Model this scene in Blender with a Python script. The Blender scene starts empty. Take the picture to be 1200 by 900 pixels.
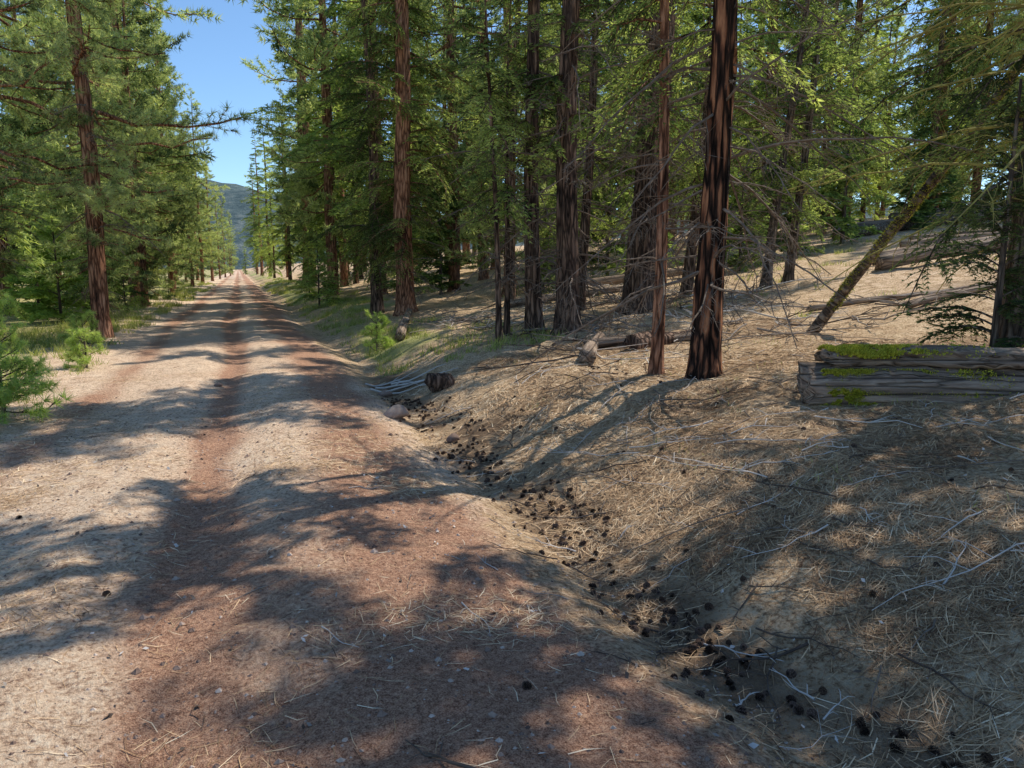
import bpy, math, numpy as np
from mathutils import Vector
rng=np.random.default_rng(7)
sc=bpy.context.scene
# ---------------------------------------------------------------- noise / terrain
_tab=np.random.default_rng(3).random((256,256))
def vnoise(x,y,s=1.0,o=0):
    x=np.asarray(x,float)/s+o*17.3+1000; y=np.asarray(y,float)/s+o*9.7+1000
    xi=np.floor(x).astype(int); yi=np.floor(y).astype(int)
    fx=x-xi; fy=y-yi; fx=fx*fx*(3-2*fx); fy=fy*fy*(3-2*fy)
    a=_tab[xi%256,yi%256]; b=_tab[(xi+1)%256,yi%256]; c=_tab[xi%256,(yi+1)%256]; d=_tab[(xi+1)%256,(yi+1)%256]
    return (a*(1-fx)+b*fx)*(1-fy)+(c*(1-fx)+d*fx)*fy-0.5
def sstep(a,b,x):
    t=np.clip((x-a)/(b-a),0,1); return t*t*(3-2*t)
KX=[-3000,-60,-14,-6,-3.2,-2.4,-1.5,-0.75,-0.22,0.3,0.8,1.25,1.5,1.85,2.2,2.8,3.6,4.6,8,15,31,60,150,3000]
KZ=[0,.6,-.05,.02,.06,.02,.0,.04,-.03,.045,.03,-.01,-.04,-.15,-.09,.13,.33,.45,.86,1.8,3.9,6.5,9,9]
def height(x,y):
    x=np.asarray(x,float); y=np.asarray(y,float)
    xx=x+0.10*np.sin(y*.33)+0.16*vnoise(x,y,2.5,5)
    z=np.interp(xx,KX,KZ)
    off=np.clip(sstep(1.5,3.0,x)+sstep(-2.2,-4.0,x),0,1)
    z=z+off*(.10*vnoise(x,y,1.3,1)+.16*vnoise(x,y,3.7,2)+.07*vnoise(x,y,.45,3)+.035*vnoise(x,y,.15,8))
    z=z+sstep(8,20,x)*.5*vnoise(x,y,7,9)
    z=z+(1-off)*(.03*vnoise(x,y,.6,4)+.022*vnoise(x,y,.2,6)+.018*vnoise(x,y,.09,7))
    return z
# ---------------------------------------------------------------- geometry accumulator
class Geo:
    def __init__(s): s.V=[];s.F=[];s.M=[];s.A=[];s.n=0
    def add(s,V,F,m=0,a=0.5):
        V=np.asarray(V,float).reshape(-1,3);F=np.asarray(F,int).reshape(-1,3)
        s.V.append(V);s.F.append(F+s.n)
        s.M.append(np.full(len(F),m) if np.isscalar(m) else np.asarray(m))
        s.A.append(np.full(len(V),a) if np.isscalar(a) else np.asarray(a))
        s.n+=len(V)
    def arr(s): return np.concatenate(s.V),np.concatenate(s.F),np.concatenate(s.M),np.concatenate(s.A)
    def mesh(s,name,mats,smooth=(0,)):
        V,F,M,A=s.arr(); me=bpy.data.meshes.new(name)
        me.vertices.add(len(V)); me.vertices.foreach_set('co',V.astype(np.float32).ravel())
        me.loops.add(len(F)*3); me.loops.foreach_set('vertex_index',F.astype(np.int32).ravel())
        me.polygons.add(len(F)); me.polygons.foreach_set('loop_start',np.arange(0,len(F)*3,3,dtype=np.int32))
        try: me.polygons.foreach_set('loop_total',np.full(len(F),3,dtype=np.int32))
        except Exception: pass
        for m in mats: me.materials.append(m)
        me.polygons.foreach_set('material_index',M.astype(np.int32))
        me.polygons.foreach_set('use_smooth',np.isin(M,smooth))
        at=me.attributes.new('v','FLOAT','POINT'); at.data.foreach_set('value',A.astype(np.float32))
        me.update(calc_edges=True); return me
def link(name,me,loc=(0,0,0),rot=(0,0,0),sc_=1,parent=None):
    o=bpy.data.objects.new(name,me); sc.collection.objects.link(o)
    o.location=loc;o.rotation_euler=rot;o.scale=(sc_,)*3 if np.isscalar(sc_) else sc_
    if parent: o.parent=parent
    return o
def nrm(a): return a/(np.linalg.norm(a,axis=-1,keepdims=True)+1e-9)
def tube(P,R,sides=6,cap=False,rough=None):
    P=np.asarray(P,float);R=np.asarray(R,float);n=len(P)
    T=nrm(np.gradient(P,axis=0)); ref=np.array([0,0,1.]) if abs(T[:,2].mean())<.8 else np.array([1.,0,0])
    A=nrm(np.cross(T,ref));B=np.cross(T,A); th=np.linspace(0,2*np.pi,sides,endpoint=False)
    rr=R[:,None]*np.ones(sides) if rough is None else R[:,None]*rough
    V=P[:,None]+rr[...,None]*(np.cos(th)[None,:,None]*A[:,None]+np.sin(th)[None,:,None]*B[:,None])
    i=np.arange(n-1)[:,None]*sides;j=np.arange(sides)[None];k=(j+1)%sides
    a=i+j;b=i+k;c=i+sides+k;d=i+sides+j
    F=np.concatenate([np.stack([a,b,c],-1).reshape(-1,3),np.stack([a,c,d],-1).reshape(-1,3)])
    V=V.reshape(-1,3)
    if cap:
        V=np.concatenate([V,P[:1],P[-1:]]);m=n*sides
        jj=np.arange(sides);kk=(jj+1)%sides
        F=np.concatenate([F,np.stack([kk,jj,np.full(sides,m)],-1),np.stack([(n-1)*sides+jj,(n-1)*sides+kk,np.full(sides,m+1)],-1)])
    return V,F
def blades(B,D,l,w,r):
    n=len(B); S=nrm(np.cross(D,r.normal(size=(n,3))))
    l=np.broadcast_to(l,(n,))[:,None]; w=np.broadcast_to(w,(n,))[:,None]
    V=np.stack([B-S*w/2,B+S*w/2,B+D*l],1).reshape(-1,3)
    return V,np.arange(n*3).reshape(-1,3)
# ---------------------------------------------------------------- branch templates (along +X)
def fir_branch(L,seed,sp,ll,lw,droop=.25,tw=11,tubes=True):
    r=np.random.default_rng(seed);g=Geo()
    t=np.linspace(0,1,7) if tubes else np.linspace(0,1,4); m_=len(t); wob=r.normal(0,.02*L,(m_,2))*t[:,None]
    P=np.stack([L*t,wob[:,0],.12*L*np.sin(t*2.5)-droop*L*t**2+wob[:,1]],1)
    V,F=tube(P,.011*L*(1-t*.85)+.003,4 if tubes else 3);g.add(V,F,0,.4)
    nt=int(L*tw)+5
    for sd in (-1,1):
        for q in range(nt):
            tt=.12+.88*(q+r.random())/nt
            if r.random()<.13: continue
            tl=(.10+.42*L*(1-tt)**.75*min(1,tt*3.2))*r.uniform(.5,1.25)
            b=np.array([np.interp(tt,t,P[:,k]) for k in range(3)])
            an=math.radians(r.uniform(35,65))*sd
            d=nrm(np.array([math.cos(an),math.sin(an),r.uniform(-.45,.15)]))
            n=max(3,int(tl/sp)); u=(np.arange(n)+r.random(n)*.7)/n
            base=b+d*tl*u[:,None]; base[:,2]-=.35*tl*u**2
            tv=r.normal(0,.10)
            for s2 in (-1,1):
                perp=np.array([-d[1],d[0],0])*s2
                D=nrm(d*r.uniform(.5,1.1,(n,1))+perp*r.uniform(.5,1.0,(n,1))+np.stack([np.zeros(n),np.zeros(n),r.uniform(-.55,.25,n)],1))
                V,F=blades(base,D,ll*r.uniform(.6,1.3,n)*(1.15-.4*u),lw,r)
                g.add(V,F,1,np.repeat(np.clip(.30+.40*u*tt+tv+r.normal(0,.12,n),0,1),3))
            if tubes:
                e=b+d*tl; e[2]-=.35*tl
                m=b+d*tl*.5; m[2]-=.09*tl
                V,F=tube([b,m,e],[.004,.003,.001],3);g.add(V,F,0,.4)
    return g.arr()
def pine_branch(L,seed,nn,nl,nw,near=True):
    r=np.random.default_rng(seed);g=Geo()
    t=np.linspace(0,1,7);wob=r.normal(0,.03*L,(7,2))*t[:,None]
    P=np.stack([L*t,wob[:,0],-.10*L*np.sin(t*3)+.10*L*t**2+wob[:,1]],1)
    V,F=tube(P,.014*L*(1-t*.8)+.004,4 if near else 3);g.add(V,F,0,.4)
    ns=int(5+L*4.5)
    for q in range(ns+1):
        if q==ns: b=P[-2];d=nrm(P[-1]-P[-2]);sl=.3*L/2
        else:
            tt=.25+.72*(q+r.random())/ns
            b=np.array([np.interp(tt,t,P[:,k]) for k in range(3)])
            an=r.uniform(25,70)*r.choice([-1,1])*math.pi/180
            d=nrm(np.array([math.cos(an),math.sin(an),r.uniform(-.2,.45)]));sl=(.16+.38*L*(1-tt*.8))*r.uniform(.5,1.1)
        e=b+d*sl+np.array([0,0,.12*sl])
        if near: V,F=tube([b,(b+e)/2,e],[.008,.006,.004],3);g.add(V,F,0,.4)
        for c in range(max(2,int(sl/.11))):
            u=1-c*.11/sl
            if u<.15:break
            p=b+(e-b)*u+r.normal(0,.015,3)
            n=nn if c==0 else int(nn*.7)
            D=nrm(nrm(r.normal(size=(n,3)))+.75*d+np.array([0,0,.2]))
            V,F=blades(np.repeat(p[None],n,0),D,nl*r.uniform(.7,1.15,n),nw,r)
            g.add(V,F,1,np.repeat(np.clip(.5+r.normal(0,.18)+r.normal(0,.08,n),0,1),3))
    return g.arr()
def dead_branch(L,seed,dn=9):
    r=np.random.default_rng(seed);g=Geo();t=np.linspace(0,1,8)
    wob=np.cumsum(r.normal(0,.016*L,(8,2)),0)
    P=np.stack([L*t,wob[:,0],-.38*L*t**1.8+.06*L*t+wob[:,1]],1)
    V,F=tube(P,.0105*L**.6*(1-t*.85)+.0015,4);g.add(V,F,2,.5)
    for q in range(int(dn*L)):
        tt=r.uniform(.15,1);b=np.array([np.interp(tt,t,P[:,k]) for k in range(3)])
        an=math.radians(r.uniform(25,70))*r.choice([-1,1]);sl=.4*L*(1.1-tt)*r.uniform(.3,1)
        d=nrm(np.array([math.cos(an),math.sin(an),r.uniform(-.6,.1)]))
        e=b+d*sl;e[2]-=.35*sl;m=b+d*sl*.5+r.normal(0,.02,3)
        V,F=tube([b,m,e],[.0045,.0035,.0015],3);g.add(V,F,2,.5)
        for k in range(3):
            u=r.uniform(.3,1);b2=b+(e-b)*u;e2=b2+nrm(d+r.normal(0,.7,3))*sl*.35
            V,F=tube([b2,e2],[.0025,.001],3);g.add(V,F,2,.5)
    return g.arr()
LENS=[.7,1.3,2.0,2.8]
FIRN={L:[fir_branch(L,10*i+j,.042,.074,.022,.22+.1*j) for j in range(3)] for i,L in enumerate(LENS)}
FIRF={L:[fir_branch(L,100+10*i+j,.13,.19,.060,.25,8,False) for j in range(2)] for i,L in enumerate(LENS)}
PINN={L:[pine_branch(L,200+10*i+j,24,.17,.012) for j in range(3)] for i,L in enumerate(LENS)}
PINF={L:[pine_branch(L,300+10*i+j,8,.24,.042,False) for j in range(2)] for i,L in enumerate(LENS)}
DEAD={L:[dead_branch(L,400+10*i+j) for j in range(3)] for i,L in enumerate(LENS)}
def put(g,T,L,length,org,az,pitch,roll,va=0.,mk=None):
    V,F,M,A=T; s=length/L
    V=V*s
    cr,sr=math.cos(roll),math.sin(roll);V=np.stack([V[:,0],V[:,1]*cr-V[:,2]*sr,V[:,1]*sr+V[:,2]*cr],1)
    cp,sp=math.cos(pitch),math.sin(pitch);V=np.stack([V[:,0]*cp-V[:,2]*sp,V[:,1],V[:,0]*sp+V[:,2]*cp],1)
    ca,sa=math.cos(az),math.sin(az);V=np.stack([V[:,0]*ca-V[:,1]*sa,V[:,0]*sa+V[:,1]*ca,V[:,2]],1)
    g.add(V+org,F,M,np.clip(A+va,0,1))
def make_tree(kind,H,r0,cb,R,perm,seed,near=True,lean=(0,0),dead=0,deadz=(1,4),deadL=1.5,sides=10,zlim=99):
    r=np.random.default_rng(seed);g=Geo()
    TN={'fir':FIRN,'pine':PINN}[kind];TF={'fir':FIRF,'pine':PINF}[kind]
    nseg=40 if near else 10
    z=np.concatenate([[-.25,-.05,.08,.25,.5],np.linspace(.9,H,nseg)])
    tz=np.clip(z/H,0,1)
    cx=lean[0]*z+.05*np.sin(z*.6+seed)*np.minimum(1,z/3);cy=lean[1]*z+.05*np.sin(z*.5+seed*2)*np.minimum(1,z/3)
    rad=r0*(1-tz)**.8+.006
    flare=1+.45*np.exp(-np.clip(z+.05,0,9)/.22)
    th=np.linspace(0,2*np.pi,sides,endpoint=False)
    rough=1+(.05*np.sin(th*3+seed)[None]+.07*r.normal(size=sides)[None]*1.0+.045*r.normal(size=(len(z),sides)))+.10*np.sin(th*4+seed)[None]*np.exp(-np.clip(z,0,9)/.3)[:,None]
    V,F=tube(np.stack([cx,cy,z],1),rad*flare,sides,rough=rough);g.add(V,F,0,.5)
    n=int((H-cb)*perm);ph=r.uniform(0,6.28)
    for i in range(n):
        zz=cb+(H-cb)*((i+r.random())/n)**1.15; tt=(zz-cb)/(H-cb)
        az=r.uniform(0,2*np.pi)
        # uneven crown: sectors and tiers that are long or short
        irr=1+.28*math.sin(az*2+zz*.9+ph)+.18*math.sin(zz*2.3+ph*2)
        ln=R*(1-tt)**.65*(.55+.45*min(1,tt*5))*r.uniform(.28,1.15)*irr+.25
        L=min(LENS,key=lambda q:abs(q-ln))
        org=np.array([np.interp(zz,z,cx),np.interp(zz,z,cy),zz])
        pitch=math.radians(-16+38*tt+r.normal(0,11))
        TT=(TN if (near and zz<zlim) else TF)[L]
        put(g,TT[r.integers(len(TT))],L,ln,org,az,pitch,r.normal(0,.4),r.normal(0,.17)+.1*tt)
    for i in range(dead):
        zz=r.uniform(*deadz);ln=deadL*r.uniform(.35,1.15);L=min(LENS,key=lambda q:abs(q-ln))
        org=np.array([np.interp(zz,z,cx),np.interp(zz,z,cy),zz])
        put(g,DEAD[L][r.integers(3)],L,ln,org,r.uniform(0,2*np.pi),math.radians(r.uniform(-25,18)),r.normal(0,.5))
    return g
# ---------------------------------------------------------------- materials
def mat(name):
    m=bpy.data.materials.new(name);m.use_nodes=True;nt=m.node_tree;nt.nodes.clear()
    return m,nt,nt.nodes.new('ShaderNodeOutputMaterial')
def N(nt,t,**k):
    n=nt.nodes.new(t)
    for a,b in k.items():
        if a in n.inputs.keys(): n.inputs[a].default_value=b
        else: setattr(n,a,b)
    return n
def ramp(nt,fac,stops):
    n=nt.nodes.new('ShaderNodeValToRGB');e=n.color_ramp.elements
    while len(e)<len(stops): e.new(.5)
    for i,(p,c) in enumerate(stops): e[i].position=p;e[i].color=(*c,1)
    nt.links.new(fac,n.inputs[0]);return n.outputs[0]
def mix(nt,f,a,b,mode='MIX'):
    n=nt.nodes.new('ShaderNodeMixRGB');n.blend_type=mode
    for s,v in ((0,f),(1,a),(2,b)):
        if isinstance(v,(int,float)): n.inputs[s].default_value=v
        elif isinstance(v,tuple): n.inputs[s].default_value=(*v,1)
        else: nt.links.new(v,n.inputs[s])
    return n.outputs[0]
def math_(nt,op,a,b=0.):
    n=nt.nodes.new('ShaderNodeMath');n.operation=op
    for s,v in ((0,a),(1,b)):
        if isinstance(v,(int,float)): n.inputs[s].default_value=v
        else: nt.links.new(v,n.inputs[s])
    return n.outputs[0]
def noise(nt,scale,detail=6,rough=.6,vec=None):
    n=N(nt,'ShaderNodeTexNoise');n.inputs['Scale'].default_value=scale;n.inputs['Detail'].default_value=detail;n.inputs['Roughness'].default_value=rough
    if vec is not None: nt.links.new(vec,n.inputs['Vector'])
    return n.outputs['Fac']
def coord(nt,scale=None,out='Object'):
    c=N(nt,'ShaderNodeTexCoord').outputs[out]
    if scale is None: return c
    m=N(nt,'ShaderNodeMapping');m.inputs['Scale'].default_value=scale;nt.links.new(c,m.inputs[0]);return m.outputs[0]
def bump(nt,h,strength,dist):
    b=N(nt,'ShaderNodeBump');b.inputs['Strength'].default_value=strength;b.inputs['Distance'].default_value=dist;nt.links.new(h,b.inputs['Height']);return b.outputs[0]
def principled(nt,out,col,rough=.9,nor=None,spec=.2):
    p=N(nt,'ShaderNodeBsdfPrincipled')
    if isinstance(col,tuple): p.inputs['Base Color'].default_value=(*col,1)
    else: nt.links.new(col,p.inputs['Base Color'])
    p.inputs['Roughness'].default_value=rough;p.inputs['Specular IOR Level'].default_value=spec
    if nor is not None: nt.links.new(nor,p.inputs['Normal'])
    nt.links.new(p.outputs[0],out.inputs[0]);return p
def bark_mat(name,stops,sc=(16,16,2.4)):
    m,nt,o=mat(name);v=coord(nt,sc)
    n1=noise(nt,1.0,5,.65,v)
    vo=N(nt,'ShaderNodeTexVoronoi');vo.feature='DISTANCE_TO_EDGE';vo.inputs['Scale'].default_value=.9
    v2=coord(nt,sc);wa=N(nt,'ShaderNodeVectorMath');wa.operation='ADD';nt.links.new(v2,wa.inputs[0])
    nn=N(nt,'ShaderNodeTexNoise');nn.inputs['Scale'].default_value=1.3;nt.links.new(v2,nn.inputs['Vector']);nt.links.new(nn.outputs['Color'],wa.inputs[1]);nt.links.new(wa.outputs[0],vo.inputs['Vector'])
    e=math_(nt,'MINIMUM',math_(nt,'MULTIPLY',vo.outputs['Distance'],4.),1.)
    h=math_(nt,'MULTIPLY',n1,math_(nt,'ADD',math_(nt,'MULTIPLY',e,.6),.4))
    big=noise(nt,1.1,3,.5,coord(nt,(1,1,.6)))
    col=ramp(nt,math_(nt,'ADD',h,math_(nt,'MULTIPLY',math_(nt,'SUBTRACT',big,.5),.5)),stops)
    hh=math_(nt,'ADD',math_(nt,'MULTIPLY',e,.7),n1)
    principled(nt,o,col,.95,bump(nt,hh,1.,.03),.1);return m
M_bark_dark=bark_mat('bark_dark',[(.15,(.025,.018,.015)),(.33,(.11,.072,.054)),(.52,(.27,.175,.125)),(.8,(.48,.34,.25))])
M_bark_red=bark_mat('bark_red',[(.12,(.03,.016,.012)),(.26,(.18,.083,.05)),(.45,(.43,.215,.13)),(.75,(.62,.36,.23))])
M_bark_char=bark_mat('bark_charred',[(.18,(.010,.007,.006)),(.33,(.045,.027,.020)),(.44,(.20,.085,.048)),(.65,(.52,.25,.13))],(13,13,1.7))
M_bark_grey=bark_mat('bark_grey',[(.15,(.04,.033,.028)),(.4,(.17,.13,.10)),(.7,(.38,.32,.25))])
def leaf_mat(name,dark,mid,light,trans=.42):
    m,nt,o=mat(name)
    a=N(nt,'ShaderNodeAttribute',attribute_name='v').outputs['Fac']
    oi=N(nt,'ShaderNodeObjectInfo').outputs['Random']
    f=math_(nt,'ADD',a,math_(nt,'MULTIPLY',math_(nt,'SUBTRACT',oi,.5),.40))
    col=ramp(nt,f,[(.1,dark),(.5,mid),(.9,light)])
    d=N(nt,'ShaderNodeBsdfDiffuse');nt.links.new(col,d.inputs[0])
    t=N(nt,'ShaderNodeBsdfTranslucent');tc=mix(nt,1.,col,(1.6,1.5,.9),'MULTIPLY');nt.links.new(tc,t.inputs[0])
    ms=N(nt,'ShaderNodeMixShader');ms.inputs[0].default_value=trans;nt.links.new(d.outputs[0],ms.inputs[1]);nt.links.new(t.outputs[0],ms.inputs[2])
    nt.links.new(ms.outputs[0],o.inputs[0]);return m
M_fir=leaf_mat('fir_foliage',(.06,.10,.038),(.22,.31,.10),(.52,.62,.22),.5)
M_firdark=leaf_mat('dark_fir_foliage',(.04,.065,.030),(.10,.15,.062),(.20,.27,.11),.4)
M_pine=leaf_mat('pine_foliage',(.08,.12,.06),(.28,.36,.165),(.56,.64,.32),.45)
M_young=leaf_mat('young_foliage',(.18,.27,.07),(.33,.46,.13),(.50,.62,.22),.45)
M_grass=leaf_mat('grass_blades',(.16,.21,.06),(.32,.38,.12),(.56,.54,.26),.35)
def attr_mat(name,stops,rough=.85,vary=None):
    m,nt,o=mat(name);a=N(nt,'ShaderNodeAttribute',attribute_name='v').outputs['Fac']
    if vary: a=math_(nt,'ADD',a,math_(nt,'MULTIPLY',math_(nt,'SUBTRACT',noise(nt,vary,4,.6,coord(nt)),.5),.5))
    principled(nt,o,ramp(nt,a,stops),rough,None,.15);return m
M_dead=attr_mat('dead_wood',[(.2,(.07,.05,.04)),(.5,(.17,.13,.10)),(.9,(.60,.54,.48))],.9,12)
M_lichen=attr_mat('lichen_wood',[(.3,(.13,.10,.06)),(.48,(.28,.25,.08)),(.62,(.55,.50,.13))],.9,7)
M_needle=attr_mat('dry_needles',[(0,(.12,.065,.04)),(.4,(.42,.265,.145)),(.75,(.74,.53,.32)),(1,(.90,.75,.53))],.7)
M_cone=attr_mat('pine_cone',[(0,(.02,.014,.010)),(.6,(.10,.062,.045)),(1,(.26,.17,.12))],.8)
M_stone=attr_mat('stone',[(0,(.12,.08,.065)),(.5,(.34,.24,.185)),(1,(.62,.52,.44))],.9,30)
M_moss=attr_mat('moss',[(0,(.14,.15,.015)),(.5,(.42,.42,.045)),(1,(.70,.66,.10))],.95)
# ground
M_ground,nt,o=mat('ground_soil')
mk=N(nt,'ShaderNodeAttribute',attribute_name='masks');sp=N(nt,'ShaderNodeSeparateColor');nt.links.new(mk.outputs['Color'],sp.inputs[0])
road,red,green=sp.outputs[0],sp.outputs[1],sp.outputs[2];dark=mk.outputs['Alpha']
v=coord(nt)
nf=noise(nt,38,7,.74,v);nm=noise(nt,6,5,.6,v);nb=noise(nt,.8,3,.55,v);nvf=noise(nt,150,3,.7,v)
litter=ramp(nt,math_(nt,'ADD',math_(nt,'MULTIPLY',nf,.85),math_(nt,'MULTIPLY',nm,.3)),[(.40,(.085,.052,.034)),(.51,(.36,.235,.135)),(.59,(.66,.47,.29)),(.72,(.90,.73,.50))])
pale=ramp(nt,math_(nt,'ADD',math_(nt,'MULTIPLY',nf,.85),math_(nt,'MULTIPLY',nm,.3)),[(.43,(.22,.13,.09)),(.51,(.56,.38,.26)),(.59,(.82,.61,.43)),(.72,(.95,.79,.60))])
redc=ramp(nt,math_(nt,'ADD',math_(nt,'MULTIPLY',nvf,.55),math_(nt,'MULTIPLY',nf,.5)),[(.41,(.15,.075,.05)),(.52,(.46,.255,.165)),(.64,(.76,.49,.33))])
thr=lambda a,n_,k:math_(nt,'MINIMUM',math_(nt,'MAXIMUM',math_(nt,'MULTIPLY',math_(nt,'ADD',math_(nt,'SUBTRACT',a,.5),math_(nt,'SUBTRACT',n_,.5)),k),-.5),.5)
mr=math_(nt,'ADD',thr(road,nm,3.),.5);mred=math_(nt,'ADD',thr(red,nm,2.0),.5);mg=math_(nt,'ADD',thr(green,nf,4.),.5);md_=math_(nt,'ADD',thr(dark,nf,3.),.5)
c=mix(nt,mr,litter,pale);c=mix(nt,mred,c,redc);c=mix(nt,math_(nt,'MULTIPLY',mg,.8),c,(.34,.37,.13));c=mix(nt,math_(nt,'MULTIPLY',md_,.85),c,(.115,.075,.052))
vo=N(nt,'ShaderNodeTexVoronoi');vo.inputs['Scale'].default_value=45;nt.links.new(v,vo.inputs['Vector'])
h=math_(nt,'ADD',math_(nt,'MULTIPLY',nf,1.4),math_(nt,'ADD',math_(nt,'MULTIPLY',nvf,.5),math_(nt,'MULTIPLY',vo.outputs['Distance'],.3)))
c=mix(nt,math_(nt,'MULTIPLY',nb,.3),c,mix(nt,1.,c,(.78,.70,.66),'MULTIPLY'))
principled(nt,o,c,.95,bump(nt,h,1.,.020),.08)
# ---------------------------------------------------------------- terrain
def grow(a,b,fine,lo,hi,g):
    xs=list(np.arange(a,b,fine));s=fine;x=xs[-1]
    while x<hi: s*=g;x+=s;xs.append(x)
    s=fine;x=a;L=[]
    while x>lo: s*=g;x-=s;L.append(x)
    return np.array(L[::-1]+xs)
def masks(x,y):
    xx=x+0.10*np.sin(y*.33)
    road=sstep(-5.2,-3.6,xx)*(1-sstep(1.2,1.95,xx+.5*vnoise(x,y,1.1,12)))
    road=np.maximum(road,.6*sstep(7,11,x)*sstep(2.0,-1,np.abs(y-x*.9)/6))
    red=np.exp(-((xx+.22)/.22)**2)*.85+np.exp(-((xx-1.05)/.38)**2)*.8+.8*np.exp(-((xx-.5)/.85)**2)*sstep(6.5,2,y)+.5*np.exp(-((xx+1.75)/.22)**2)
    red=red*sstep(1.9,1.4,xx)+.46*vnoise(x,y,.9,14)+(.12+.22*sstep(8,30,y))*(np.abs(xx+.2)<1.9)
    green=.55*sstep(-2.6,-4.2,xx+.8*vnoise(x,y,1.5,15))*sstep(6,9,y)+.85*sstep(1.8,2.6,x)*sstep(6.5,3.5,x)*sstep(9.5,14,y)*(.65+vnoise(x,y,2,16))+.45*sstep(9,12,x)*(.4+1.2*vnoise(x,y,2.5,17))
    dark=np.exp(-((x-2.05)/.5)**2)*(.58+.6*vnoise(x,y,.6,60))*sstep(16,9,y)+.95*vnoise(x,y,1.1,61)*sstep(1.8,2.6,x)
    return np.clip(np.stack([road,red,green,dark],-1),0,1)
def sheet(name,X,Y,zoff):
    gx,gy=np.meshgrid(X,Y);z=height(gx,gy)+zoff(gx)
    nx,ny=len(X),len(Y);V=np.stack([gx,gy,z],-1).reshape(-1,3)
    i=np.arange(ny-1)[:,None]*nx;j=np.arange(nx-1)[None];a=i+j
    Q=np.stack([a,a+1,a+nx+1,a+nx],-1).reshape(-1,4)
    me=bpy.data.meshes.new(name);me.vertices.add(len(V));me.vertices.foreach_set('co',V.astype(np.float32).ravel())
    me.loops.add(Q.size);me.loops.foreach_set('vertex_index',Q.astype(np.int32).ravel())
    me.polygons.add(len(Q));me.polygons.foreach_set('loop_start',np.arange(0,Q.size,4,dtype=np.int32))
    try: me.polygons.foreach_set('loop_total',np.full(len(Q),4,dtype=np.int32))
    except Exception: pass
    me.polygons.foreach_set('use_smooth',np.ones(len(Q),bool));me.materials.append(M_ground)
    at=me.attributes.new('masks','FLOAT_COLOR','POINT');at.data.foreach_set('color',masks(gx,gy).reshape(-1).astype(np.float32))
    me.update(calc_edges=True);return link(name,me)
X=grow(-3,7.5,.045,-2500,2500,1.06);Y=grow(0.6,11,.05,-60,3000,1.05)
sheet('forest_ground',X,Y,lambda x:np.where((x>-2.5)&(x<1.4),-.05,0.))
sheet('dirt_road',np.arange(-2.75,1.66,.030),grow(0.6,11,.030,-30,400,1.05),lambda x:.004+0*x)
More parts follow.
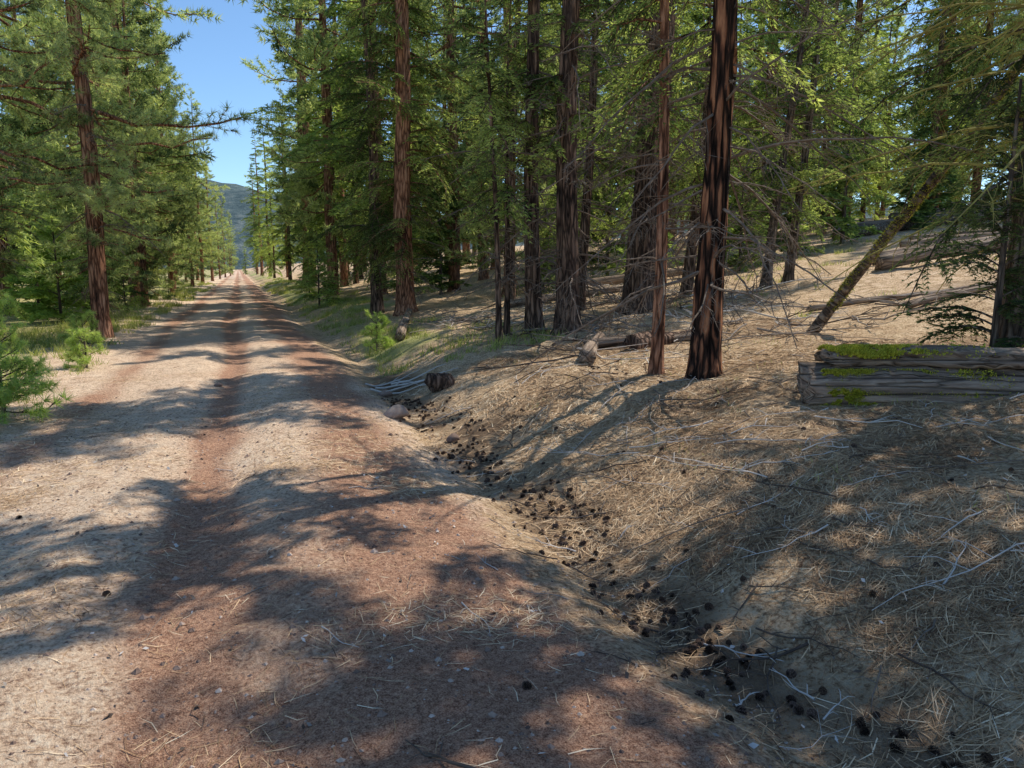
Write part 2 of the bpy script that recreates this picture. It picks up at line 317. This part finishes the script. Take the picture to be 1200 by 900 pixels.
# ---------------------------------------------------------------- trees: near
def plant(name,g,x,y,mats,rz=0,dz=0):
    me=g.mesh(name,mats);return link(name,me,(x,y,float(height(x,y))+dz),(0,0,rz))
FM=[M_bark_dark,M_fir,M_dead];CM=[M_bark_char,M_fir,M_dead];RM=[M_bark_red,M_pine,M_dead];RF=[M_bark_red,M_fir,M_dead];GM=[M_bark_grey,M_fir,M_dead];LM=[M_bark_grey,M_firdark,M_lichen]
nearT=[
 ('incense_cedar','fir',4.53,6.43,13,.145,3.2,1.7,4.0,1,(.02,.01),50,(.9,4.5),2.0,CM),
 ('incense_cedar','fir',4.27,6.95,9,.058,2.9,1.2,4.5,2,(.0,.0),26,(.9,4),1.3,RF),
 ('fir_tree','fir',5.0,10.9,14,.19,3.0,2.1,4.3,3,(.0,-.01),44,(.8,5),2.0,FM),
 ('fir_tree','fir',4.75,11.7,13,.13,3.2,1.9,4.3,4,(-.02,0),34,(.8,5),1.8,FM),
 ('fir_tree','fir',7.1,12.3,17,.27,3.4,2.6,4.3,5,(.05,-.02),40,(.8,5),2.4,FM),
 ('fir_tree','fir',6.5,13.6,11,.10,2.6,1.7,4.3,6,(.05,.0),24,(.8,4),1.6,FM),
 ('fir_tree','fir',8.9,13.4,13,.12,2.4,1.9,4.5,7,(.09,.0),30,(.8,4),1.7,FM),
 ('fir_sapling','fir',3.95,11.3,6.0,.045,2.0,1.1,7,8,(-.03,0),18,(.5,3),.9,FM),
 ('fir_sapling','fir',4.3,11.9,5.5,.04,2.2,1.0,7,9,(.02,0),18,(.5,3),.9,FM),
 ('incense_cedar','fir',4.25,19.8,20,.25,1.7,2.8,9,10,(.0,.0),20,(.6,3),1.6,RF),
 ('incense_cedar','fir',3.75,21.4,17,.16,1.4,2.3,7.5,11,(-.01,.0),8,(.6,3),1.4,FM),
 ('incense_cedar','fir',6.4,17.4,12,.13,1.9,2.0,5,41,(.02,.0),20,(.6,3),1.5,FM),
 ('ponderosa_pine','pine',-2.95,18.6,19,.17,2.3,2.9,5.5,12,(.0,.0),26,(.8,6),1.9,RM),
 ('ponderosa_pine','pine',-4.6,16.4,18,.16,1.9,2.9,5.5,13,(-.05,.0),20,(.8,5),1.7,RM),
 ('ponderosa_pine','pine',-5.9,20,20,.2,1.4,3.0,5.5,14,(.02,.0),8,(1,4),1.6,RM),
 ('fir_tree','fir',7.2,5.0,14,.20,1.5,2.0,5.0,15,(.0,.0),60,(1.2,5),2.3,LM),
 ('fir_tree','fir',6.5,2.1,10,.16,3.0,2.3,4.6,16,(.0,.0),12,(2.4,5),2.0,LM),
 ('fir_tree','fir',7.4,3.2,11,.18,2.7,2.2,5.5,42,(.0,.0),20,(2.2,5),2.2,LM),
 ('fir_tree','fir',9.6,2.6,14,.2,3.0,2.4,4.5,47,(.0,.0),4,(2.4,5),1.6,FM),
 ('fir_tree','fir',10.3,12.6,9,.09,1.5,1.7,6,17,(.10,.0),24,(.6,4),1.6,GM),
 ('fir_tree','fir',11.4,13.2,10,.09,1.7,1.7,6,18,(.08,.0),24,(.6,4),1.6,GM),
 ('fir_tree','fir',9.8,16.0,13,.15,1.9,2.2,5,19,(.0,.0),20,(.8,4),1.6,FM),
 ('fir_tree','fir',8.0,17.5,12,.12,1.8,2.0,5,43,(.0,.0),20,(.8,4),1.6,FM),
]
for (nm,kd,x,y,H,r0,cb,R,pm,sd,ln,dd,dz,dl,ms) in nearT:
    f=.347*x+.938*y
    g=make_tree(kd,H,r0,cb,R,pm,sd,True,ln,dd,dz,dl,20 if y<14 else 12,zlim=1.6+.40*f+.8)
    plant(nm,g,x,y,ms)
# ---------------------------------------------------------------- far tree meshes
farF=[make_tree('fir',h_,.010*h_,cb,R,5.6,50+i,False,(0,0),4,(.8,4),1.6,8).mesh('far_fir',FM if i%2 else RF) for i,(h_,cb,R) in enumerate([(22,2.6,3.0),(18,1.8,2.7),(25,3.4,3.1),(13,.8,2.3)])]
farP=[make_tree('pine',h_,.010*h_,cb,R,6,70+i,False,(0,0),4,(.8,4),1.6,8).mesh('far_pine',RM) for i,(h_,cb,R) in enumerate([(22,2.4,3.0),(18,1.2,2.9),(26,4.,3.2)])]
row=[(5.4,30,0),(4.4,37,1),(5.8,44,2),(4.6,51,3),(5.2,62,2),(4.4,70,1),(5.2,86,0),(4.2,97,3),(4.4,115,1),(3.8,135,0),(3.6,160,2)]
def tinst(name,me,x,y,s,parent=None):
    return link(name,me,(x,y,float(height(x,y))-.05),(0,0,rng.uniform(0,6.28)),s,parent)
for x,y,k in row: tinst('fir_tree',farF[k],x,y,rng.uniform(.78,1.25))
tinst('ponderosa_pine',farP[0],3.9,33.5,1.15);tinst('ponderosa_pine',farP[2],5.0,56,1.2)
rowL=[(-3.8,24,1),(-4.5,28,0),(-3.6,33,1),(-4.5,39,2),(-3.6,46,1),(-4.2,55,0),(-3.6,66,1),(-3.4,80,0),(-3.0,96,2),(-2.6,118,1),(-2.2,140,1),(-1.6,165,1)]
for x,y,k in rowL: tinst('ponderosa_pine',farP[k],x,y,rng.uniform(.6,.9))
emp=bpy.data.objects.new('distant_forest',None);sc.collection.objects.link(emp)
pts=[];rr=np.random.default_rng(21);tries=0
def okp(x,y):
    f=.347*x+.938*y;r=.938*x-.347*y
    if f<15 or abs(r/f)>.85: return False
    if -4.2<x<6.5 and y<190: return False
    if -9<x<=-4.2 and y<22: return False
    if 6<x<12 and y<19: return False
    if r/f>.20 and f<27: return False
    if x<25 and x>6.5 and y<26 and r/f>.05: return False
    return True
while len(pts)<165 and tries<20000:
    tries+=1
    if rr.random()<.72: x=rr.uniform(5,62);y=rr.uniform(0,80)
    else: x=rr.uniform(-40,-4);y=rr.uniform(14,120)
    if not okp(x,y): continue
    md=3.2 if math.hypot(x,y)<45 else 4.5
    if any((x-a)**2+(y-b)**2<md*md for a,b in pts): continue
    pts.append((x,y))
for x in np.arange(-14,18,2.6): pts.append((x+rr.uniform(-.8,.8),rr.uniform(205,225)))
for i,(x,y) in enumerate(pts):
    if x<0: me=farP[rr.integers(3)] if rr.random()<.75 else farF[rr.integers(4)]
    else: me=farF[rr.integers(4)] if rr.random()<.7 else farP[rr.integers(3)]
    tinst('forest_tree',me,x,y,rr.uniform(.75,1.2)*(.6 if y>195 else 1),emp)
# ---------------------------------------------------------------- young trees / shrubs
def sapmesh(kind,H,R,seed,perm=16,mat_=M_young,near=True):
    r=np.random.default_rng(seed);g=Geo()
    z=np.linspace(-.05,H,8);V,F=tube(np.stack([0*z,0*z,z],1),.012+.018*H*(1-z/H)*.6,6);g.add(V,F,0,.5)
    n=int(H*perm)+8
    for i in range(n):
        tt=(i+r.random())/n;ln=R*(1-tt)**.8*r.uniform(.6,1.1)+.10
        Ls=min(LENS,key=lambda q:abs(q-ln)) if kind=='fir' else .7
        T=((PINN if kind=='pine' else FIRN) if near else (PINF if kind=='pine' else FIRF))[Ls]
        put(g,T[r.integers(len(T))],Ls,ln if kind=='fir' else max(ln,.28),np.array([0,0,.06*H+.9*H*tt]),r.uniform(0,6.28),math.radians(5+45*tt),r.normal(0,.3),r.normal(0,.1))
    return g.mesh('sapling',[M_bark_grey,mat_])
def sapling(name,kind,x,y,H,R,seed,perm=16,mat_=M_young,near=True):
    link(name,sapmesh(kind,H,R,seed,perm,mat_,near),(x,y,float(height(x,y))))
sapling('pine_sapling','pine',-2.4,8.95,1.1,.42,1,34)
sapling('pine_sapling','pine',-2.5,8.3,.6,.3,71,34)
sapling('pine_sapling','pine',-3.2,10.2,1.4,.5,2,22)
sapling('pine_sapling','pine',-2.35,13.2,.45,.30,3,26)
sapling('pine_sapling','pine',-2.9,16.2,.5,.4,33,22)
sapling('pine_sapling','fir',2.75,28,2.8,.95,4,20)
sapling('pine_sapling','pine',2.45,14.2,.6,.3,5,24)
sapling('fir_sapling','fir',-5.2,14.6,2.8,.9,6,14,M_fir)
sapling('fir_sapling','fir',-3.8,29,1.6,.9,7,14)
sapling('fir_sapling','fir',3.1,36,1.9,.8,8,14)
sapling('fir_sapling','fir',6.35,4.65,2.5,.60,44,18,M_firdark)
sm=[sapmesh('fir',h_,r_,60+i,12,M_fir,False) for i,(h_,r_) in enumerate([(4.5,1.4),(3.,1.1),(6,1.6)])]+[sapmesh('fir',3.2,1.1,66,12,M_young,False)]
for i,(x,y) in enumerate([(12.6,16.5),(14.8,17.8),(18,18.5),(8.6,20.5),(11,21),(13,22),(6.6,25),(16,22),(20,24),(23,20.5),(6.0,28),(-5,25),(-6.5,18),(-7.5,21),(-5,31),(-6,27),(26,22),(28,19)]):
    tinst('fir_sapling',sm[i%4],x,y,.7+.5*((i*37)%10)/10)
# ---------------------------------------------------------------- grass
g=Geo();r=np.random.default_rng(5)
def grass(n,xa,xb,ya,yb,h0,w,cl=40,dry=0.):
    for i in range(n):
        x,y=r.uniform(xa,xb),r.uniform(ya,yb)
        if vnoise(x,y,1.4,20)<-.08: continue
        k=r.integers(cl//2,cl);bx=x+r.normal(0,.09,k);by=y+r.normal(0,.09,k)
        B=np.stack([bx,by,height(bx,by)],1);D=nrm(np.stack([r.normal(0,.45,k),r.normal(0,.45,k),np.ones(k)],1))
        V,F=blades(B,D,h0*r.uniform(.4,1.2,k),w,r);g.add(V,F,0,np.repeat(np.clip(.45+dry+r.normal(0,.2,k),0,1),3))
grass(150,-5.5,-2.3,7.5,14,.13,.009,40,.0);grass(340,-5.5,-2.4,14,32,.22,.015,40,.0);grass(200,-4.5,-2.1,32,80,.3,.03)
grass(420,2.1,4.8,10.5,32,.16,.014,34,.0);grass(220,2.0,4.5,32,80,.26,.03)
grass(260,7,22,9,22,.16,.014,30,.1);grass(70,2.8,7.5,2.5,10,.08,.005,12,.1)
link('grass',g.mesh('grass',[M_grass],()))
# ---------------------------------------------------------------- needle litter
g=Geo()
def litter(n,xa,xb,ya,yb,l,w,dens=None,bias=0.,amp=.5):
    x=r.uniform(xa,xb,n);y=r.uniform(ya,yb,n)
    if dens is not None: k=r.random(n)<dens(x,y);x=x[k];y=y[k];n=len(x)
    a=r.uniform(0,6.28,n);L=l*r.uniform(.5,1.2,n);dx,dy=np.cos(a),np.sin(a)
    x2=x+dx*L;y2=y+dy*L;lift=r.uniform(.003,.02,n)
    z1=height(x,y)+r.uniform(.002,.010,n);z2=height(x2,y2)+lift
    xm=(x+x2)/2-dy*L*r.normal(0,.08,n);ym=(y+y2)/2+dx*L*r.normal(0,.08,n);zm=np.maximum((z1+z2)/2,height(xm,ym)+.004)
    S=np.stack([-dy,dx,r.normal(0,.3,n)],1)*(w*r.uniform(.7,1.3,n))[:,None]/2
    A=np.stack([x,y,z1],1);B=np.stack([xm,ym,zm],1);C=np.stack([x2,y2,z2],1)
    V=np.stack([A-S,A+S,B-S,B+S,C],1).reshape(-1,3);b=np.arange(n)[:,None]*5
    F=np.concatenate([b+[0,1,3],b+[0,3,2],b+[2,3,4]]);
    g.add(V,F,0,np.repeat(np.clip(.5+bias+amp*vnoise(x,y,.8,33)+r.normal(0,.24,n),0,1),5))
bankd=lambda x,y:sstep(1.3,2.8,x)*np.clip(.5+1.8*vnoise(x,y,.7,30)+.7*vnoise(x,y,.25,35),.08,1)
litter(150000,1.0,6.5,.8,5.5,.15,.0034,bankd)
litter(64000,1.4,8,4.5,10,.17,.0055,bankd)
litter(60000,-3,2,1.2,6,.12,.0026,lambda x,y:np.clip(vnoise(x,y,.7,31)*2.4+.02-.7*np.exp(-((x+.22)/.2)**2)+.5*sstep(-.6,-1.4,x),.04,1),.1)
litter(22000,-3,2,5,12,.13,.004,lambda x,y:np.clip(vnoise(x,y,.7,31)*2.2+.15,0,1)*(1-np.exp(-((x+.22)/.25)**2)),.1)
link('pine_needle_litter',g.mesh('pine_needle_litter',[M_needle],()))
# ---------------------------------------------------------------- pine cones
def cone(r):
    V=[];F=[];A=[];n=0
    core,cf=tube([[0,0,-.035],[0,0,-.02],[0,0,.01],[0,0,.04]],[.004,.018,.017,.003],6);V.append(core);F.append(cf);A.append(np.zeros(len(core)));n=len(core)
    for q in range(9):
        z=-.034+.075*q/8;rd=.034*math.sin(math.pi*(.18+.75*q/8))+.002
        for k in range(8):
            a=k*math.pi/4+q*.5+r.normal(0,.05);ca,sa=math.cos(a),math.sin(a);w=.010
            b=np.array([ca*.006,sa*.006,z]);t=np.array([ca*rd,sa*rd,z+.006+r.normal(0,.002)]);s=np.array([-sa,ca,0])*w
            V.append(np.stack([b,t-s,t+s,t+np.array([ca,sa,.5])*.006]));F.append(np.array([[0,1,2],[1,3,2]])+n);A.append(np.array([.1,.6,.6,1.]));n+=4
    return np.concatenate(V),np.concatenate(F),np.concatenate(A)
g=Geo();cones=[cone(r) for _ in range(4)]
def addcone(x,y,s=1.):
    V,F,A=cones[r.integers(4)];q=nrm(r.normal(size=3));u=nrm(np.cross(q,[.3,.5,.1]));w=np.cross(q,u)
    g.add((V@np.stack([u,w,q]))*s+[x,y,float(height(x,y))+.014*s],F,0,A)
n_=0
while n_<380:
    y=1.3+8.4*r.random()**1.1;x=1.86+r.normal(0,.15)+.45*abs(r.normal(0,.28))
    if vnoise(x,y,.6,60)<-.2+.25*r.random(): continue
    addcone(x,y,r.uniform(.34,.60));n_+=1
for i in range(50): addcone(r.uniform(2,4.5),r.uniform(1.6,8),r.uniform(.35,.55))
for x,y in [(.95,2.4),(-.7,3.9),(-1.4,5.3)]: addcone(x,y,.5)
link('pine_cones',g.mesh('pine_cones',[M_cone],()))
# ---------------------------------------------------------------- stones
def blob(r,sx,sy,sz,seg=7,ring=5,amp=.14):
    th=np.linspace(0,2*np.pi,seg,endpoint=False);ph=np.linspace(.25,np.pi-.25,ring)
    P=np.stack([np.outer(np.sin(ph),np.cos(th)),np.outer(np.sin(ph),np.sin(th)),np.outer(np.cos(ph),np.ones(seg))],-1)*(1+amp*r.normal(size=(ring,seg,1)))
    V=np.concatenate([P.reshape(-1,3),[[0,0,1],[0,0,-1]]])*[sx,sy,sz]
    F=[]
    for i in range(ring-1):
        for j in range(seg):
            k=(j+1)%seg;F+=[[i*seg+j,(i+1)*seg+j,(i+1)*seg+k],[i*seg+j,(i+1)*seg+k,i*seg+k]]
    for j in range(seg):
        k=(j+1)%seg;F+=[[ring*seg,j,k],[ring*seg+1,(ring-1)*seg+k,(ring-1)*seg+j]]
    return V,np.array(F)
g=Geo();tb=[blob(r,1,1,.65,5,3) for _ in range(8)]
n=17000;xs=r.uniform(-3,1.9,n);ys=1.2+9*r.random(n)**1.6;zs=height(xs,ys)
for x,y,z in zip(xs,ys,zs):
    s=.0034*math.exp(abs(r.normal(0,.62)));V,F=tb[r.integers(8)];a=r.uniform(0,6.28);c_,s_=math.cos(a),math.sin(a)
    g.add((V@np.array([[c_,s_,0],[-s_,c_,0],[0,0,1]]))*s*np.array([1,r.uniform(.6,1),1])+[x,y,z+.3*s],F,0,r.uniform(.0,.9))
link('gravel',g.mesh('gravel',[M_stone],()))
def rock(x,y,sx,sy,sz,tone,rz=0):
    g=Geo();V,F=blob(np.random.default_rng(int(x*100+y*10)+7),sx,sy,sz,16,9,.04)
    V[:,2]+=.25*sz*np.sin(V[:,0]/sx*2.3+1);V[:,1]+=.15*sy*np.sin(V[:,0]/sx*3)
    g.add(V,F,0,tone);me=g.mesh('rock',[M_stone],(0,));link('rock',me,(x,y,float(height(x,y))+sz*.5),(0,0,rz))
rock(1.60,8.15,.15,.11,.08,.6);rock(1.8,9.9,.1,.08,.05,.4);rock(1.95,7.0,.07,.06,.045,.2);rock(-.35,10.8,.06,.05,.03,.3)
g=Geo()
V,F=tube([[-.2,0,.06],[-.17,0,.1],[0,0,.11],[.16,0,.1],[.2,0,.08]],[.10,.155,.17,.15,.09],16,True,1+.06*r.normal(size=(5,16)));g.add(V,F,0,.5)
link('tree_stump',g.mesh('tree_stump',[M_bark_dark]),(2.42,9.3,float(height(2.42,9.3))),(0,.1,.3),.85)
# ---------------------------------------------------------------- fallen twigs on ground
def twig(g,x,y,L,a,rad,tone,sub=3,lift=.02):
    n=7;t=np.linspace(0,1,n);wob=np.cumsum(r.normal(0,.035*L,n))
    px=x+np.cos(a)*L*t-np.sin(a)*wob;py=y+np.sin(a)*L*t+np.cos(a)*wob
    P=np.stack([px,py,height(px,py)+rad*.8+lift*np.abs(np.sin(t*3+r.random()*3))],1)
    V,F=tube(P,rad*(1-.7*t),5);g.add(V,F,0,tone)
    for k in range(sub):
        i=r.integers(1,n-1);d=a+r.uniform(.4,1.1)*r.choice([-1,1]);l=L*r.uniform(.15,.4)
        Q=np.array([P[i],P[i]+[math.cos(d)*l*.5,math.sin(d)*l*.5,.01+lift*r.random()],P[i]+[math.cos(d)*l,math.sin(d)*l,lift*2*r.random()]])
        V,F=tube(Q,[rad*.5,rad*.4,rad*.2],4);g.add(V,F,0,tone)
g=Geo()
for i in range(360): twig(g,r.uniform(1.6,7),1.2+8*r.random()**1.3,r.uniform(.12,.6),r.uniform(0,6.28),r.uniform(.0018,.006),r.choice([.3,.5,.95],p=[.4,.3,.3]))
for i in range(50): twig(g,r.uniform(2.2,7),r.uniform(1.8,8),r.uniform(.5,1.1),r.uniform(0,6.28),r.uniform(.004,.008),r.choice([.25,.5,.9]),5,.04)
for i in range(28): twig(g,r.uniform(-2.4,1.6),1.5+5*r.random(),r.uniform(.08,.3),r.uniform(0,6.28),r.uniform(.0015,.004),r.choice([.2,.6,.9]),2,.008)
twig(g,.62,1.95,.3,2.2,.007,.35,3)
for i in range(6): twig(g,1.6+.25*i%.6,9.9+.15*i,.8,r.uniform(-.5,.3),.018,1.,3,.03)
for i in range(140): twig(g,r.uniform(4,10),r.uniform(8,18),r.uniform(.6,2.2),r.uniform(0,6.28),r.uniform(.008,.02),r.choice([.3,.6,1.]),5,.08)
link('fallen_twigs',g.mesh('fallen_twigs',[M_dead]))
g=Geo();n=1100;x=r.uniform(-2.5,6,n);y=1.2+7*r.random(n)**1.3;a=r.uniform(0,6.28,n);s=r.uniform(.006,.02,n)
u=np.stack([np.cos(a)*s,np.sin(a)*s,r.normal(0,.3,n)*s],1);w=np.stack([-np.sin(a)*s*.45,np.cos(a)*s*.45,r.normal(0,.3,n)*s],1);c0=np.stack([x,y,height(x,y)+.012],1)
V=np.stack([c0-u-w*.5,c0+u*.2-w,c0+u,c0-u*.3+w],1).reshape(-1,3);b=np.arange(n)[:,None]*4
g.add(V,np.concatenate([b+[0,1,2],b+[0,2,3]]),0,np.repeat(r.choice([.3,.6,1.],n),4));link('bark_flakes',g.mesh('bark_flakes',[M_dead],()))
# ---------------------------------------------------------------- logs
M_log,nt,o=mat('weathered_log')
vv=coord(nt,(1.6,22,22));n1=noise(nt,1.,7,.65,vv);n2=noise(nt,2.2,4,.5,coord(nt))
vo=N(nt,'ShaderNodeTexVoronoi');vo.feature='DISTANCE_TO_EDGE';vo.inputs['Scale'].default_value=.45;nt.links.new(coord(nt,(.9,22,22)),vo.inputs['Vector'])
cr=math_(nt,'MINIMUM',math_(nt,'MULTIPLY',vo.outputs['Distance'],14.),1.)
c=ramp(nt,n1,[(.3,(.12,.085,.065)),(.48,(.31,.235,.18)),(.62,(.50,.40,.31)),(.75,(.70,.60,.48))])
c=mix(nt,math_(nt,'MULTIPLY',math_(nt,'SUBTRACT',1.,cr),.8),c,(.05,.037,.027));c=mix(nt,math_(nt,'MULTIPLY',n2,.5),c,mix(nt,1.,c,(.55,.47,.4),'MULTIPLY'))
principled(nt,o,c,.95,bump(nt,math_(nt,'ADD',n1,math_(nt,'MULTIPLY',cr,.4)),1.,.025),.1)
def log_geo(L,rad,seed,sides=28,n=40,taper=.1,g=None,mi=0):
    rr_=np.random.default_rng(seed);t=np.linspace(0,1,n);th=np.linspace(0,2*np.pi,sides,endpoint=False)
    P=np.stack([L*t,.03*np.sin(t*5+seed),.02*np.sin(t*7)],1)
    ang=rr_.normal(0,.05,sides)
    rough=1+ang[None]+.05*np.sin(th*2+seed)[None]+.02*rr_.normal(size=(n,sides))+.05*np.sin(t*9+seed)[:,None]*np.sin(th*3)[None]
    V,F=tube(P,rad*(1-taper*t),sides,True,rough)
    m=V[:,0]<.02;V[m,0]+=rr_.uniform(-.09,.03,m.sum());m=V[:,0]>L-.02;V[m,0]+=rr_.uniform(-.05,.1,m.sum())
    g=g or Geo();g.add(V,F,mi,.5);return g
p0=np.array([4.38,4.74]);p1=np.array([6.6,3.6]);dv=p1-p0;ang=math.atan2(dv[1],dv[0]);LL=float(np.hypot(*dv))
logp=bpy.data.objects.new('fallen_log',None);sc.collection.objects.link(logp);logp.location=(p0[0],p0[1],.55);logp.rotation_euler=(0,-.02,ang)
link('log_body',log_geo(LL,.265,3,taper=.02).mesh('log_body',[M_log]),parent=logp)
g=Geo();t=np.linspace(0,1,30);P=np.stack([.12+(LL-.15)*t,.0+.03*np.sin(t*6),.325+.02*np.sin(t*8)+.02*t],1)
th=np.linspace(0,2*np.pi,18,endpoint=False);V,F=tube(P,np.full(30,.23)*(1-.25*np.abs(np.sin(t*5+1))),18,True,1+.14*r.normal(size=(1,18))+.09*r.normal(size=(30,18)));V[:,2]=.325+(V[:,2]-.325)*.38
m=V[:,0]<.16;V[m,0]+=r.uniform(-.08,.16,m.sum());g.add(V,F,0,.5);link('log_slab',g.mesh('log_slab',[M_log]),parent=logp)
g=Geo()
def mossy(n,xs_,a0_,a1_,th_,s_,top=False):
    x=np.abs(r.normal(0,xs_,n));a=r.uniform(a0_,a1_,n)
    k=(vnoise(x*3,a*1.2,.35,40)+.5*vnoise(x*3,a*1.2,.09,41)>th_);x=x[k];a=a[k];n=len(x);rad=.288
    if top: B=np.stack([x+.1,-a*.25,.41-.35*a*a*.25+0*x],1)
    else: B=np.stack([x,-np.sin(a)*rad,np.cos(a)*rad],1)
    D=nrm(np.stack([r.normal(0,.5,n),-np.sin(a),np.cos(a)+.1],1)+r.normal(0,.4,(n,3)))
    V,F=blades(B,D,r.uniform(.010,.030,n)*s_,.013,r);g.add(V,F,0,np.repeat(np.clip(.55+r.normal(0,.25,n),0,1),3))
mossy(14000,.4,-.7,.9,.02,1.1,True);mossy(42000,.45,.6,1.9,-.04,1.1)
link('moss',g.mesh('moss',[M_moss],()),parent=logp)
def ground_log(x,y,L,rad,a,seed,m=M_log,dz=.5,pitch=0):
    x2=x+math.cos(a)*L;y2=y+math.sin(a)*L;pitch=-math.atan2(float(height(x2,y2)-height(x,y)),L)
    link('fallen_log',log_geo(L,rad,seed,14,16,.3).mesh('fallen_log',[m]),(x,y,float(height(x,y))+rad*dz),(0,pitch,a))
ground_log(4.0,8.2,1.9,.11,1.0,11,M_log,.6);ground_log(4.9,8.6,1.3,.13,.2,12,M_bark_dark);ground_log(4.6,9.3,1.6,.08,-.5,13,M_log,1.)
ground_log(3.0,14.5,7.5,.10,1.33,14,M_log,.9)
ground_log(12.5,11.8,3.4,.16,-.35,17,M_log,.9);ground_log(13.2,12.6,4.2,.13,-.15,18,M_log,1.2);ground_log(15,13.5,4.,.14,-.5,19,M_log,1.)
ground_log(22,23,6,.28,-.5,20,M_log,.9);ground_log(21,21.5,5,.22,-.3,21,M_bark_grey,1.);ground_log(24,22,5,.25,-.9,22,M_log,1.)
ground_log(8.6,9.4,3.2,.05,-.3,23,M_log,1.2);ground_log(9.3,8.2,2.4,.06,.1,24,M_log,1.2);ground_log(8.4,19,5,.14,-.4,25,M_log,1.);ground_log(6.2,17,4,.1,-.2,26,M_log,1.)
ground_log(27,25,6,.3,-.6,27,M_log,1.5);ground_log(17,15,4.5,.12,-.9,28,M_log,1.)
a0=Vector((7.3,7.96,float(height(7.3,7.96))-.05));a1=Vector((7.98,6.0,3.6));d=(a1-a0)
g=log_geo(d.length*1.25,.075,31,12,20,.45);lt=link('leaning_dead_trunk',g.mesh('leaning_dead_trunk',[M_bark_grey,M_moss]),a0);lt.rotation_mode='QUATERNION';lt.rotation_quaternion=d.to_track_quat('X','Z')
g2=Geo();n=7000;x=r.uniform(.5,d.length*1.25,n);a=r.uniform(0,6.28,n);k=vnoise(x*2,a*.6,.4,44)>.0;x=x[k];a=a[k];n=len(x);rd=.078*(1-.45*x/(d.length*1.25))
D=np.stack([0*a,np.cos(a),np.sin(a)],1);B=np.stack([x,.03*np.sin(x/(d.length*1.25)*5+31),.02*np.sin(x/(d.length*1.25)*7)],1)+D*rd[:,None]
V,F=blades(B,nrm(D+r.normal(0,.5,(n,3))),r.uniform(.01,.035,n),.012,r);g2.add(V,F,0,np.repeat(np.clip(.45+r.normal(0,.25,n),0,1),3));link('moss',g2.mesh('moss',[M_moss],()),parent=lt)
# ---------------------------------------------------------------- hill
M_hill_haze,nt,o=mat('hill_forest_haze');nn=noise(nt,.05,8,.7,coord(nt));principled(nt,o,ramp(nt,nn,[(.35,(.06,.09,.10)),(.5,(.10,.14,.145)),(.65,(.19,.22,.21))]),1.,bump(nt,nn,1.,8.),0.)  # bluish distance haze is painted into the forest's base colour
X=np.linspace(-1800,1500,140);Y=np.linspace(900,2400,60);gx,gy=np.meshgrid(X,Y)
z=-5+160*np.sin(np.pi*np.clip((gy-900)/1500,0,1))**.8*(1+.7*vnoise(gx,gy,500,50)+.25*vnoise(gx,gy,120,51)+.08*vnoise(gx,gy,30,52))
V=np.stack([gx,gy,z],-1).reshape(-1,3);i=np.arange(59)[:,None]*140;j=np.arange(139)[None];a=(i+j).ravel()
g=Geo();g.add(V,np.concatenate([np.stack([a,a+1,a+141],1),np.stack([a,a+141,a+140],1)]),0);link('hill',g.mesh('hill',[M_hill_haze]))
# ---------------------------------------------------------------- light
E=math.radians(54);az=math.atan2(1,.42);sv=Vector((math.cos(E)*math.sin(az),math.cos(E)*math.cos(az),math.sin(E)))
sd=bpy.data.lights.new('sun','SUN');sd.energy=5;sd.angle=math.radians(.5);sd.color=(1,.94,.83);so=bpy.data.objects.new('sun',sd);sc.collection.objects.link(so);so.rotation_euler=sv.to_track_quat('Z','Y').to_euler()
w=bpy.data.worlds.new('World');sc.world=w;w.use_nodes=True;nt=w.node_tree;bg=nt.nodes['Background'];sk=nt.nodes.new('ShaderNodeTexSky');sk.sky_type='NISHITA';sk.sun_disc=False;sk.sun_elevation=E;sk.sun_rotation=az;sk.altitude=1000;sk.dust_density=.3;sk.ozone_density=1.2
mx=nt.nodes.new('ShaderNodeMixRGB');mx.blend_type='MULTIPLY';mx.inputs[0].default_value=1;mx.inputs[2].default_value=(.95,1.15,1.28,1);nt.links.new(sk.outputs[0],mx.inputs[1])
nt.links.new(mx.outputs[0],bg.inputs[0]);bg.inputs[1].default_value=.14
sc.view_settings.view_transform='Standard';sc.view_settings.look='None';sc.view_settings.exposure=0
cam=bpy.data.cameras.new('camera');co=bpy.data.objects.new('camera',cam);sc.collection.objects.link(co);co.location=(0,0,1.6);co.rotation_euler=(math.radians(90-9.0),0,math.radians(-20.3));cam.lens=25.7;cam.sensor_width=36;cam.clip_end=6000;cam.clip_start=.05
sc.camera=co
